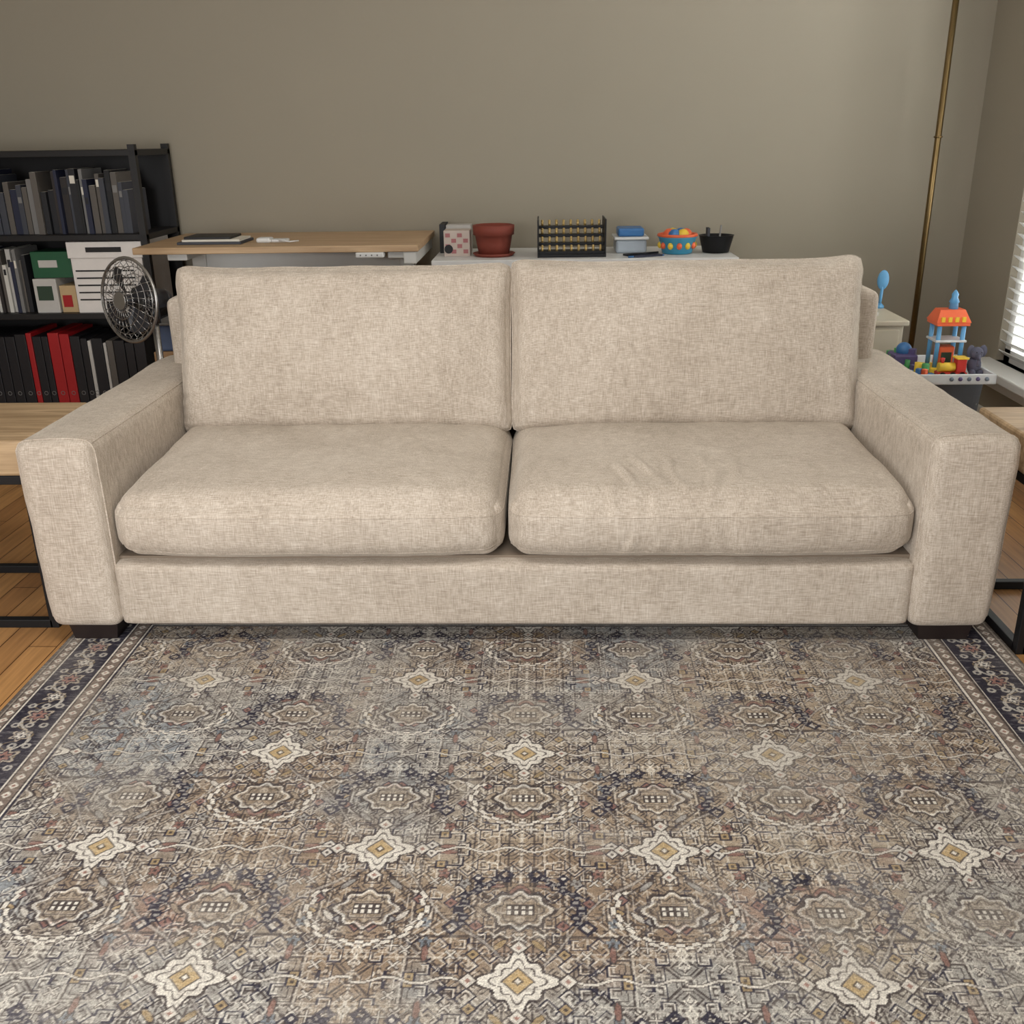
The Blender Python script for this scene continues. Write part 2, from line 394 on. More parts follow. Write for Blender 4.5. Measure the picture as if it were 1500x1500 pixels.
RZ=0.009

# ------------------------------------------------------------------ sofa
def surf_grid(name,fn,nx,ny,nz,mat,parent,sub=1):
    """closed grid cube (u,v,w in -1..1) mapped by fn"""
    verts={}; vl=[]; faces=[]
    def vid(i,j,k):
        key=(i,j,k)
        if key not in verts:
            verts[key]=len(vl); vl.append(fn(2*i/nx-1,2*j/ny-1,2*k/nz-1))
        return verts[key]
    for i in range(nx):
        for j in range(ny):
            faces.append([vid(i,j,nz),vid(i+1,j,nz),vid(i+1,j+1,nz),vid(i,j+1,nz)])
            faces.append([vid(i,j,0),vid(i,j+1,0),vid(i+1,j+1,0),vid(i+1,j,0)])
    for i in range(nx):
        for k in range(nz):
            faces.append([vid(i,0,k),vid(i+1,0,k),vid(i+1,0,k+1),vid(i,0,k+1)])
            faces.append([vid(i,ny,k),vid(i,ny,k+1),vid(i+1,ny,k+1),vid(i+1,ny,k)])
    for j in range(ny):
        for k in range(nz):
            faces.append([vid(0,j,k),vid(0,j,k+1),vid(0,j+1,k+1),vid(0,j+1,k)])
            faces.append([vid(nx,j,k),vid(nx,j+1,k),vid(nx,j+1,k+1),vid(nx,j,k+1)])
    me=bpy.data.meshes.new(name); me.from_pydata(vl,[],faces); me.validate()
    for p in me.polygons: p.use_smooth=True
    me.materials.append(mat); o=bpy.data.objects.new(name,me); link(o,parent)
    if sub: s=o.modifiers.new('s','SUBSURF'); s.levels=sub; s.render_levels=sub
    return o
def rbox(u,v,w,hx,hy,hz,r):
    p=Vector((u*hx,v*hy,w*hz)); c=Vector((max(-hx+r,min(hx-r,p.x)),max(-hy+r,min(hy-r,p.y)),max(-hz+r,min(hz-r,p.z))))
    d=p-c
    if d.length<1e-9: return p
    return c+d.normalized()*r
def wr(p,s,seed): return noise.noise(Vector((p[0]*s+seed,p[1]*s,p[2]*s)))

sofa=empty('sofa',(0,0,0))
AL0,AL1,AR0,AR1=-1.204,-1.022,0.992,1.19
BZ=0.052
def arm(name,x0,x1,seed,out):
    cx,hx=(x0+x1)/2,(x1-x0)/2; cy,hy=0.525,0.525; cz,hz=(BZ+.552)/2,(.552-BZ)/2
    def fn(u,v,w):
        p=rbox(u,v,w,hx,hy,hz,0.028)
        n=0.0045*wr(p,4,seed)+0.0015*wr(p,14,seed+5)
        bul=(1-v*v)*0.003+(1-w*w)*0.003
        fl=0.0
        if u*out>0: fl=out*abs(u)*(.012*(w+1)/2)*(1 if out<0 else .6)
        p=Vector((p.x+fl+(n+bul)*(1 if u>0 else -1)*abs(u)**2,p.y-(n*1.0+.005*(1-u*u)*(1-w*w) if v<0 else 0),p.z+(n+.005*(1-u*u))*(1 if w>0 else 0)))
        return p+Vector((cx,cy,cz))
    surf_grid(name,fn,18,60,32,FAB,sofa)
    path=[(-1,-1+2*i/20) for i in range(1,21)]+[(-1+2*i/12,1) for i in range(1,13)]+[(1,1-2*i/20) for i in range(1,20)]
    pts=[]
    for (u,w) in path:
        q=fn(u,-.955,w); pts.append(tuple(q))
    curve(name+'_welt',pts,.0022,FAB,sofa)
    for s in (-1,1):
        curve(name+'_top_seam_'+('in' if s==-out else 'out'),[tuple(fn(s,-.95+1.9*i/60,1)) for i in range(61)],.0016,FAB,sofa)
arm('arm_left',AL0,AL1,1.3,-1); arm('arm_right',AR0,AR1,7.7,1)

def rail_fn(x0,x1,y0,y1,z0,z1,r,amp=0.003,seed=0):
    c=Vector(((x0+x1)/2,(y0+y1)/2,(z0+z1)/2)); h=Vector(((x1-x0)/2,(y1-y0)/2,(z1-z0)/2))
    def fn(u,v,w):
        p=rbox(u,v,w,h.x,h.y,h.z,r); n=amp*wr(p,7,seed)+amp*.4*wr(p,22,seed)
        return p+Vector((0,-n if v<0 else 0,n*.5))+c
    return fn
surf_grid('front_rail',rail_fn(AL1-.004,AR0+.004,.006,1.0,BZ+.002,.230,.012,seed=3),70,20,12,FAB,sofa)
b=MB(); b.box((AL1,.05,.222),(AR0,.9,.236),SEAM); b.done('deck',sofa)
surf_grid('back_frame',rail_fn(-1.125,1.115,.86,1.045,.40,.770,.028,seed=9),70,10,16,FAB,sofa)
surf_grid('back_panel',rail_fn(AL1-.01,AR0+.01,.95,1.046,BZ,.45,.012,seed=19),40,6,12,FAB,sofa)

XS=-0.022
D=math.radians
def seat(name,x0,x1,seed,creases):
    y0,y1,z0,z1=.008,.70,.232,.402
    c=Vector(((x0+x1)/2,(y0+y1)/2,(z0+z1)/2)); h=Vector(((x1-x0)/2,(y1-y0)/2,(z1-z0)/2)); R=.056
    def fn(u,v,w):
        p=rbox(u,v,w,h.x,h.y,h.z,R)
        cu=(1-abs(u)**4.5); cv=(1-abs(v)**3.0)
        top=max(0,w)
        p.z+=top*(.036*cu**.6*max(0,cv)**.7+.012*max(0,v)**2)
        if v<0:
            k=abs(v)**6; p.y-=k*(.014*cu+.012*(1-w*w))
        k=(abs(u)**4)*(max(0,-v)**4); p.x-=math.copysign(.004*k,u); p.y+=.014*k; p.z-=.008*k*top; p.z+=.006*k*max(0,-w)
        if v<0 and w<0: p.y+=.012*(w*w)*abs(v)**4
        if v>0: p.x+=math.copysign(.010*abs(u)**8*v*v*top,u)
        q=p+c
        n=.0075*wr(q,3.4,seed)+.0032*wr(q,10,seed+3)+.0009*wr(q,30,seed+9)
        q.z+=n*top
        if v<-.5: q.y-=n*1.1+ .0030*noise.noise(Vector((q.x*16,q.z*6,seed)))
        for (a,bb,ang,ln,wd,am) in creases:
            dx,dy=q.x-a,(q.y-bb)-(0.0 if w>.6 else -(z1-q.z))
            ca,sa=math.cos(ang),math.sin(ang); t=dx*ca+dy*sa; s=-dx*sa+dy*ca
            s+=.007*math.sin(t*28+seed*3+a*20)
            g=math.exp(-(t/ln)**2)*(math.exp(-(s/wd)**2)-.7*math.exp(-((s-1.8*wd)/wd)**2))
            q.z+=am*g*top
            if v<-.6: q.y-=am*g*.6
        return q
    surf_grid(name,fn,170,104,22,FAB,sofa,sub=1)
    for kk,wv in (('a',.52),('b',-.66)):
        pts=[fn(u,v,wv) for (u,v) in [(-1,1-2*i/30) for i in range(30)]+[(-1+2*i/90,-1) for i in range(91)]+[(1,-1+2*i/30) for i in range(1,31)]]
        curve(name+'_welt_'+kk,[tuple(p) for p in pts],.0013,FAB,sofa)
seat('seat_cushion_left',AL1+.004,XS-.003,2.1,[(-.45,.02,D(88),.05,.014,.0025),(-.25,.1,D(95),.06,.02,.002),(-.12,.04,D(84),.05,.016,.0025)])
seat('seat_cushion_right',XS+.003,AR0-.004,5.4,[(.28,.12,D(100),.06,.011,.0060),(.33,.17,D(106),.06,.010,.0050),(.40,.14,D(98),.07,.011,.0060),(.48,.19,D(96),.05,.011,.0045),(.24,.00,D(85),.045,.012,.0045),(.49,.07,D(82),.06,.011,.0060),(.55,.12,D(78),.06,.012,.0045),(.35,.01,D(92),.04,.011,.0035)])

def backc(name,x0,x1,seed,ztop):
    zb,th=.410,.20; hz=(ztop-zb)/2/math.cos(D(13)); hx=(x1-x0)/2; hy=th/2; R=.048
    base=Vector(((x0+x1)/2,.575,zb)); rot=Matrix.Rotation(D(-13),3,'X')
    def fn(u,v,w):
        p=rbox(u,v,w,hx,hy,hz,R)
        cu=max(0,1-abs(u)**3.0); cw=max(0,1-abs(w)**2.8)
        sg=-1 if v<0 else 1
        p.y+=sg*abs(v)*.042*(cu*cw)**.7
        if w>0: p.z+=w**6*(.012*abs(u)**6-.002)
        if w<0: p.z-=0.002*abs(w)**6*cu+.010*abs(w)**6*abs(u)**6
        p.x+=math.copysign(abs(u)**6*(.008*(abs(w)**6)-.006*cw+.006),u)*.8
        if v<0:
            a=max(0,w)**8; p.y-=.0065*a*noise.noise(Vector((u*24+seed,w*2.0,0)))
            a=max(0,w)**4*.6; p.y-=.007*a*noise.noise(Vector((u*9+seed,w*1.5,3)))
            a=max(0,-w)**8; p.y-=.004*a*noise.noise(Vector((u*18+seed,w*1.5,9)))
            a=abs(u)**10; p.y-=.006*a*noise.noise(Vector((w*12+seed,u,5)))
        n=.012*wr(p,2.8,seed)+.0036*wr(p,9,seed+4)+.0008*wr(p,28,seed)
        p.y+=n*(-1 if v<0 else .3)*min(1,abs(v)*1.2)
        p.z+=.005*wr(p,7,seed+8)*max(0,w)**4
        q=rot@Vector((p.x,p.y+hy,p.z+hz)); return q+base
    surf_grid(name,fn,150,20,76,FAB,sofa)
    for kk,vv in (('a',-.62),('b',.62)):
        pts=[]
        for i in range(80): pts.append(fn(-1+2*i/80,vv,1))
        for i in range(40): pts.append(fn(1,vv,1-2*i/40))
        for i in range(80): pts.append(fn(1-2*i/80,vv,-1))
        for i in range(40): pts.append(fn(-1,vv,-1+2*i/40))
        curve(name+'_welt_'+kk,[tuple(p) for p in pts],.0020,FAB,sofa,True)
backc('back_cushion_left',AL1+.006,XS-.002,3.3,.885)
backc('back_cushion_right',XS+.002,AR0+.006,8.8,.893)
b=MB()
for (x0,x1) in ((-1.17,-1.04),(1.02,1.16)):
    for (y0,y1) in ((.022,.14),(.90,1.02)):
        vs=b.box((x0,y0,RZ if y0<.3 else 0.0),(x1,y1,BZ+.006),LEG)
        cx_=(x0+x1)/2; cy_=(y0+y1)/2
        for v in vs:
            if v.co.z<.03: v.co.x=cx_+(v.co.x-cx_)*.86; v.co.y=cy_+(v.co.y-cy_)*.9
b.done('feet',sofa)

# ------------------------------------------------------------------ side tables
def side_table(x0,x1,y0,y1,name='side_table'):
    e=empty(name,((x0+x1)/2,(y0+y1)/2,0)); top=.53; t=.095
    b=MB(); b.box((x0,y0,top-t),(x1,y1,top),MANGO,bev=.008); loc(b.done('wood_top'),e)
    b=MB(); s=.024
    for x in (x0+.004,x1-s-.004):
        for y in (y0+.004,y1-s-.004):
            b.box((x,y,0),(x+s,y+s,top-t),BLACK,bev=.002)
        for z in (0.0,top-t-s):
            b.box((x,y0+.02,z),(x+s,y1-.02,z+s),BLACK,bev=.002)
    for y in (y0+.004,y1-s-.004):
        for z in (0.0,top-t-s): b.box((x0+.02,y,z),(x1-.02,y+s,z+s),BLACK,bev=.002)
    loc(b.done('steel_frame'),e)
side_table(-1.735,-1.238,.10,.49)
side_table(1.243,1.745,-.04,.37)

# ------------------------------------------------------------------ bookshelf + books
SX0,SX1,SY0,SY1=-2.62,-1.57,1.93,2.33
b=MB(); zs=[.05,.147,.547,.871,1.20]; T=.024
for z in zs: b.box((SX0,SY0,z-T),(SX1,SY1,z),SHELF,bev=.002)
for x in (SX0,SX1-.028):
    b.box((x,SY0,0),(x+.028,SY0+.028,1.22),SHELF); b.box((x,SY1-.028,0),(x+.028,SY1,1.22),SHELF)
b.box((SX0,SY1-.008,.05),(SX1,SY1-.002,1.2),SHELF)
b.done('bookshelf')
BC=[(28,28,32),(60,62,70),(188,184,178),(40,60,44),(30,34,56),(120,118,116),(20,20,22),(90,84,78),(205,202,194),(44,38,36),(70,92,84)]
BM=[simple('book_cover_%d'%i,c,.6) for i,c in enumerate(BC)]
RED=simple('red_binder',(160,24,28),.45); DKB=simple('dark_binder',(24,22,26),.5); PAGE=simple('paper',(220,214,200),.8); LAB=simple('green_box',(30,84,54),.5)
def books(name,x0,x1,yf,z,hlo,hhi,mats,tlo=.012,thi=.032,dep=.2):
    b=MB(); x=x0; r=random.Random(len(name)*7+int(x0*-100)+int(z*100))
    while x<x1-thi:
        t=r.uniform(tlo,thi); h=r.uniform(hlo,hhi); m=r.choice(mats); dy=r.uniform(0,.03)
        b.box((x,yf+dy,z),(x+t-.0015,yf+dy+dep,z+h),m,bev=.001)
        b.box((x+.002,yf+dy+.004,z+h-.001),(x+t-.004,yf+dy+dep-.004,z+h+.0004),PAGE)
        if r.random()<.6:
            zz=z+h*r.uniform(.55,.8); b.box((x+.003,yf+dy-.0006,zz),(x+t-.005,yf+dy+.001,zz+h*.12),r.choice([PAGE,BM[5],BM[0]]))
        x+=t
    return b.done(name)
books('row_of_books',-2.58,-2.11,1.96,.547,.20,.275,BM,.010,.026)
books('row_of_books',-2.58,-1.62,1.97,.871,.16,.26,[BM[0],BM[1],BM[4],BM[6],BM[9],BM[7],BM[5]])
def binders():
    b=MB(); x=-2.58
    seq=[(DKB,.045,.30)]*8+[(DKB,.05,.31),(RED,.026,.315),(DKB,.04,.30),(DKB,.030,.30),(RED,.050,.315),(RED,.045,.31),(DKB,.045,.30),(DKB,.03,.29),(BM[2],.018,.28),(DKB,.05,.29),(BM[2],.015,.27),(BM[7],.03,.28),(DKB,.05,.28),(DKB,.04,.27),(DKB,.05,.28)]
    for m,t,h in seq:
        if x+t>-1.60: break
        b.box((x,1.95,.147),(x+t-.003,2.2,.147+h),m,bev=.002); b.torus((x+t/2,1.9495,.147+.05),(0,1,0),.008,.0013,BM[5],seg=16); x+=t
    b.done('row_of_binders')
binders()
b=MB(); b.box((-2.10,1.96,.547),(-2.00,2.15,.69),BM[2],bev=.002); b.box((-1.995,1.97,.547),(-1.925,2.15,.66),simple('tan_carton',(186,160,120),.8),bev=.002)
b.box((-2.085,1.958,.60),(-2.02,1.961,.66),BM[3]); b.box((-1.985,1.968,.57),(-1.945,1.971,.62),RED); b.done('small_cartons')
b=MB(); b.box((-2.10,1.98,.692),(-1.93,2.13,.80),LAB,bev=.002)
b.box((-2.07,1.978,.735),(-1.99,1.981,.765),BM[2]); b.done('green_carton')
WB=simple('white_box_card',(222,216,210),.7)
b=MB(); b.box((-1.915,1.95,.547),(-1.61,2.25,.80),WB,bev=.003); b.box((-1.922,1.942,.775),(-1.602,2.258,.842),WB,bev=.003)
for i in range(5): b.box((-1.90,1.9475,.60+i*.030),(-1.65,1.952,.606+i*.030),SHELF)
b.box((-1.84,1.939,.80),(-1.69,1.944,.82),SHELF)
b.done('file_storage_box')

# ------------------------------------------------------------------ desk
dk=empty('standing_desk',(-.94,2.0,0))
b=MB(); b.box((-1.545,1.70,.812),(-.415,2.33,.838),DESKW,bev=.003); loc(b.done('desktop'),dk)
b=MB()
for x in (-1.38,-.50):
    b.box((x-.03,1.98,.03),(x+.03,2.05,.79),WHITEM,bev=.004); b.box((x-.035,1.72,0),(x+.035,2.30,.03),WHITEM,bev=.006)
    b.box((x-.04,1.73,.785),(x+.04,2.30,.812),WHITEM,bev=.004)
b.box((-.475,1.71,.765),(-.425,2.30,.812),WHITEM,bev=.003)
b.box((-1.38,1.99,.72),(-.5,2.03,.79),WHITEM,bev=.003); loc(b.done('lift_frame'),dk)
b=MB(); b.box((-.66,1.685,.812-.020),(-.55,1.75,.812),WHITE,bev=.004)
for i in range(4): b.cyl((-.64+i*.022,1.683,.802),(-.64+i*.022,1.687,.802),.003,BM[5],seg=10)
loc(b.done('height_controller'),dk)
b=MB(); b.box((-1.40,1.80,.838),(-1.14,1.99,.848),BM[1],bev=.002); b.box((-1.385,1.82,.848),(-1.15,1.98,.856),PAGE); b.box((-1.38,1.83,.856),(-1.19,1.99,.866),SHELF,bev=.002); b.done('stack_of_notebooks')
b=MB(); b.box((-1.09,1.84,.838),(-1.03,1.90,.858),WHITE,bev=.008); b.box((-1.04,1.86,.838),(-.97,1.92,.85),WHITE,bev=.005); b.tube([(-1.0,1.86,.845),(-.95,1.83,.844),(-.92,1.86,.844)],.003,WHITE); b.done('charger')

# ------------------------------------------------------------------ white console + objects
b=MB(); cx0,cx1,cy0,cy1=-.385,.865,1.87,2.33; ct=.757
b.box((cx0,cy0,ct-.035),(cx1,cy1,ct),WHITE,bev=.003)
b.box((cx0,cy0+.01,.0),(cx0+.03,cy1,ct-.035),WHITE); b.box((cx1-.03,cy0+.01,0),(cx1,cy1,ct-.035),WHITE); b.box(((cx0+cx1)/2-.015,cy0+.02,0),((cx0+cx1)/2+.015,cy1,ct-.035),WHITE)
b.box((cx0+.03,cy1-.01,.05),(cx1-.03,cy1,ct-.035),WHITE); b.box((cx0+.03,cy0+.02,.05),(cx1-.03,cy1,.075),WHITE); b.box((cx0+.03,cy0+.02,.38),(cx1-.03,cy1,.40),WHITE)
for i in range(2):
    for j in range(2):
        xa=cx0+.035+i*.607; b.box((xa,cy0+.004,.08+j*.33),(xa+.585,cy0+.02,.37+j*.325),WHITE,bev=.003); b.cyl((xa+.29,cy0-.012,.3+j*.33),(xa+.29,cy0+.006,.3+j*.33),.01,WHITEM,seg=12)
b.done('white_console')
TC=simple('terracotta',(128,58,44),.7); SOIL=simple('soil',(46,34,26),.95,bump=.5,scale=120)
b=MB(); b.lathe((-.135,2.03,ct),[(.055,0),(.062,.0),(.072,.05),(.078,.085),(.086,.087),(.088,.125),(.080,.127),(.076,.11),(.0001,.108)],TC); b.lathe((-.135,2.03,ct+.108),[(.074,0),(.07,.004),(.001,.006)],SOIL); b.lathe((-.135,2.03,ct+.0),[(.078,0),(.09,.012),(.086,.014),(.07,.006)],TC)
b.done('terracotta_pot')
CLK=simple('patterned_carton',(196,182,172),.7); PK=simple('pink_print',(170,110,112),.7)
b=MB(); b.box((-.345,2.02,ct),(-.235,2.12,ct+.105),CLK,bev=.002)
for i in range(4):
    for j in range(4):
        if (i+j)%2: b.box((-.338+i*.025,2.018,ct+.012+j*.022),(-.318+i*.025,2.0205,ct+.028+j*.022),PK)
b.cyl((-.325,2.017,ct+.03),(-.325,2.02,ct+.03),.018,BM[0],seg=20); b.done('patterned_carton')
b=MB(); b.box((-.375,2.15,ct),(-.35,2.30,ct+.12),BM[0],bev=.001); b.box((-.348,2.17,ct),(-.24,2.25,ct+.115),BM[2],bev=.001); b.done('upright_books')
GOLD=simple('brass_peg',(196,168,110),.35,.6)
b=MB(); rx0,rx1=.055,.325
b.box((rx0,1.93,ct),(rx1,2.14,ct+.012),BLACK,bev=.002)
for k in range(4):
    y=1.94+k*.045; z=ct+.012+k*.03; b.box((rx0,y,z),(rx1,y+.04,z+.012),BLACK,bev=.001)
    for i in range(9):
        x=rx0+.014+i*.030; b.cyl((x,y+.01,z+.012),(x,y+.01,z+.03),.0055,GOLD,seg=10); b.sph((x,y+.01,z+.032),.006,GOLD,seg=8)
b.box((rx0-.006,1.93,ct),(rx0,2.14,ct+.15),BLACK,bev=.001); b.box((rx1,1.93,ct),(rx1+.006,2.14,ct+.15),BLACK,bev=.001)
b.done('tiered_peg_rack')
BLU=simple('blue_plastic',(58,112,168),.35); ORG=simple('orange_plastic',(230,104,62),.4); TEAL=simple('aqua_basket',(70,160,196),.5); YEL=simple('yellow_plastic',(234,196,60),.4)
CLR=simple('clear_tub',(176,186,196),.25)
b=MB(); b.box((.38,2.06,ct),(.51,2.22,ct+.055),CLR,bev=.01); b.box((.372,2.05,ct+.055),(.518,2.23,ct+.066),WHITE,bev=.004); b.box((.39,2.08,ct+.066),(.50,2.21,ct+.10),BLU,bev=.008); b.done('lidded_tub')
b=MB(); b.box((.42,1.91,ct),(.55,2.01,ct+.008),BM[4],rot=Matrix.Rotation(D(25),3,'Z'),bev=.001); b.cyl((.40,1.90,ct+.012),(.55,1.98,ct+.012),.004,BLACK,seg=8); b.cyl((.42,1.89,ct+.004),(.57,1.95,ct+.004),.004,BLU,seg=8); b.done('notebook_and_pens')
b=MB(); b.lathe((.635,2.04,ct),[(.05,0),(.062,.004),(.078,.065),(.082,.067),(.082,.075),(.072,.075),(.058,.01),(.0001,.01)],TEAL)
for i in range(12):
    a=i*math.pi/6; b.sph((.635+.071*math.cos(a),2.04+.071*math.sin(a),ct+.035),.012,ORG if i%2 else YEL,sc_=(1,1,1.2),seg=10)
b.torus((.635,2.04,ct+.075),(0,0,1),.078,.007,ORG)
for i in range(6):
    a=i*1.05; b.sph((.635+.035*math.cos(a),2.04+.035*math.sin(a),ct+.076),.026,[ORG,BLU,YEL][i%3],seg=12)
b.done('toy_basket')
b=MB(); b.lathe((.80,2.06,ct),[(.045,0),(.055,.002),(.072,.07),(.075,.071),(.066,.071),(.05,.01),(.0001,.01)],BLACK,seg=24); b.box((.76,2.04,ct+.02),(.77,2.09,ct+.10),BM[1]); b.cyl((.81,2.06,ct+.01),(.82,2.07,ct+.11),.004,BM[5],seg=8); b.done('black_bin')

# ------------------------------------------------------------------ pedestal fan
CHR=simple('brushed_chrome',(165,162,158),.28,.85); FB=simple('fan_blade',(58,58,62),.3,.2)
fan=empty('pedestal_fan',(-1.36,1.42,0))
fc=Vector((-1.435,1.34,.690)); ax=Vector((-.50,-.86,.08)).normalized()
q=Vector((0,0,1)).rotation_difference(ax).to_matrix()
b=MB(); R=.150
b.torus(fc,ax,R,.006,CHR,seg=48)
for s in (1,-1):
    for rr,hh in ((.95,.012),(.80,.022),(.62,.030),(.44,.035),(.27,.038)):
        b.torus(fc+ax*hh*s,ax,R*rr,.0014,CHR,seg=40,rs=4)
    for i in range(28):
        a=2*math.pi*i/28; tw=.25
        pts=[fc+q@Vector((R*f*math.cos(a+tw*(1-f)),R*f*math.sin(a+tw*(1-f)),hz*s)) for f,hz in ((1,.002),(.8,.022),(.5,.034),(.22,.039))]
        b.tube(pts,.0013,CHR,rs=4)
    b.cyl(fc+ax*.036*s,fc+ax*.042*s,.032,CHR)
loc(b.done('cage'),fan)
b=MB(); b.cyl(fc-ax*.02,fc+ax*.022,.022,FB)
for i in range(4):
    a0=i*math.pi/2; vs=[]
    for f,da,hz in ((.02,-.3,.004),(.06,-.45,.012),(.11,-.42,.014),(.13,-.1,.006),(.125,.35,-.008),(.08,.4,-.012),(.03,.3,-.006)):
        vs.append(b.bm.verts.new(fc+q@Vector((f*math.cos(a0+da),f*math.sin(a0+da),hz))))
    f=b.bm.faces.new(vs); f.material_index=b.mi(FB)
loc(b.done('blades'),fan)
b=MB(); b.cyl(fc-ax*.04,fc-ax*.15,.048,FB,r1=.034); b.sph(fc-ax*.15,.034,FB)
px=fc-ax*.10; b.cyl((px.x,px.y,.02),(px.x,px.y,px.z-.03),.013,CHR); b.cyl((px.x,px.y,px.z-.09),(px.x,px.y,px.z-.02),.022,FB)
b.lathe((px.x,px.y,0),[(.14,0),(.14,.012),(.06,.026),(.02,.05),(.001,.05)],FB)
loc(b.done('stand'),fan)
b=MB(); TB=simple('tan_box',(150,118,84),.8); BB=simple('slate_blue_bin',(70,84,112),.6)
b.box((-1.50,1.62,0),(-1.24,1.90,.26),DKB,bev=.01); b.box((-1.49,1.63,.26),(-1.25,1.89,.44),TB,bev=.004); b.box((-1.47,1.64,.44),(-1.27,1.88,.545),BB,bev=.01); b.box((-1.48,1.63,.545),(-1.26,1.89,.556),simple('grey_lid',(120,118,116),.6),bev=.004)
b.done('stacked_storage_boxes')

# ------------------------------------------------------------------ right corner: lamp, nightstand, toys
BR=simple('aged_brass',(120,100,66),.35,.9)
b=MB(); lx,ly=1.675,2.08
b.lathe((lx,ly,0),[(.14,0),(.14,.015),(.10,.028),(.02,.04),(.012,.06)],BR); b.cyl((lx,ly,.05),(lx,ly,1.95),.0125,BR); b.lathe((lx,ly,1.93),[(.02,0),(.05,.02),(.15,.09),(.16,.11),(.15,.108),(.04,.03),(.001,.03)],BR); b.torus((lx,ly,1.2),(0,0,1),.014,.004,BR)
b.done('floor_lamp')
CR=simple('cream_paint',(196,188,168),.5,var=.03)
b=MB(); nx1=1.445
b.box((1.10,1.50,.54),(nx1,1.86,.56),CR,bev=.004); b.box((1.115,1.515,.40),(nx1-.015,1.85,.54),CR,bev=.003); b.box((1.13,1.508,.42),(nx1-.03,1.517,.525),CR,bev=.004); b.sph((1.27,1.50,.475),.01,BR,seg=10)
for x in (1.118,nx1-.045):
    for y in (1.52,1.82): b.box((x,y,0),(x+.027,y+.027,.40),CR,bev=.002)
b.box((1.12,1.52,.14),(nx1-.02,1.84,.155),CR)
b.done('nightstand')
b=MB(); b.box((1.14,1.56,.56),(1.24,1.70,.566),PAGE,rot=Matrix.Rotation(D(8),3,'Z')); b.box((1.15,1.57,.566),(1.22,1.68,.571),BM[2]); b.box((1.27,1.60,.56),(1.36,1.72,.575),BM[8],bev=.002); b.done('note_papers')

GREY=simple('slate_tub',(112,122,134),.5); ELE=simple('white_tray',(210,212,212),.45)
GRN=simple('green_plastic',(70,150,84),.4); REDP=simple('red_plastic',(198,52,44),.4); PUR=simple('purple_plastic',(92,80,124),.45); LTB=simple('light_blue_plastic',(96,160,206),.35)
TH=.402; tx0,tx1,ty0,ty1=1.325,1.635,1.14,1.47; bx,by=1.53,1.30
b=MB(); b.lathe((bx,by,0),[(.090,0),(.097,.004),(.122,TH-.002),(.127,TH),(.119,TH),(.088,.01),(.0001,.01)],GREY,seg=36)
for i in range(5): b.sph((bx-.12+i*.05,by-.118+abs(i-2)*.02,TH-.09),.006,ELE,seg=8)
b.done('toy_tub')
b=MB(); b.box((tx0,ty0,TH),(tx1,ty1,TH+.01),ELE,bev=.004)
for lo,hi in (((tx0,ty0,TH),(tx1,ty0+.01,TH+.036)),((tx0,ty1-.01,TH),(tx1,ty1,TH+.036)),((tx0,ty0,TH),(tx0+.01,ty1,TH+.036)),((tx1-.01,ty0,TH),(tx1,ty1,TH+.036))): b.box(lo,hi,ELE,bev=.003)
for i in range(5): b.sph((1.48+i*.03,ty0-.001,TH+.02),.008,[GREY,PUR][i%2],seg=8)
b.done('play_tray')
tz=TH+.01; tx,ty=1.515,1.32
b=MB()
b.box((tx-.06,ty-.05,tz),(tx+.06,ty+.05,tz+.02),YEL,bev=.004)
for sx in (-.042,.042):
    for sy in (-.035,.035): b.cyl((tx+sx,ty+sy,tz+.02),(tx+sx,ty+sy,tz+.175),.008,LTB,seg=12)
b.box((tx-.028,ty-.02,tz+.02),(tx+.028,ty+.03,tz+.09),ORG,bev=.004); b.box((tx-.018,ty-.022,tz+.02),(tx+.018,ty-.019,tz+.07),BM[3])
b.box((tx-.054,ty-.048,tz+.110),(tx+.054,ty+.048,tz+.118),ELE,bev=.002)
b.box((tx-.058,ty-.05,tz+.168),(tx+.058,ty+.05,tz+.180),ORG,bev=.003)
vs=b.box((tx-.060,ty-.052,tz+.180),(tx+.060,ty+.052,tz+.222),ORG)
for v in vs:
    if v.co.z>tz+.21: v.co.x=tx+(v.co.x-tx)*.72; v.co.y=ty+(v.co.y-ty)*.5
for i in range(4): b.box((tx-.045+i*.024,ty-.0535,tz+.183),(tx-.033+i*.024,ty-.046,tz+.20),YEL)
b.lathe((tx+.01,ty,tz+.222),[(.016,0),(.014,.02),(.018,.024),(.010,.04),(.012,.05),(.005,.062),(.001,.066)],LTB,seg=16)
b.done('toy_clock_tower')
def train(name,x,y,z,c1,c2):
    b=MB(); b.box((x-.05,y-.02,z+.012),(x+.05,y+.02,z+.022),c1,bev=.002)
    b.cyl((x-.045,y,z+.038),(x+.01,y,z+.038),.016,c2); b.box((x+.012,y-.019,z+.022),(x+.045,y+.019,z+.068),c1,bev=.003); b.box((x+.008,y-.023,z+.068),(x+.05,y+.023,z+.074),YEL,bev=.002)
    b.cyl((x-.033,y,z+.05),(x-.033,y,z+.07),.005,c1,r1=.008,seg=12)
    for sx in (-.035,0,.033):
        for sy in (-.022,.022): b.cyl((x+sx,y+sy-.003,z+.012),(x+sx,y+sy+.003,z+.012),.012,BLACK,seg=16)
    b.done(name)
train('toy_train',1.50,1.205,tz,REDP,YEL)
b=MB(); r=random.Random(5)
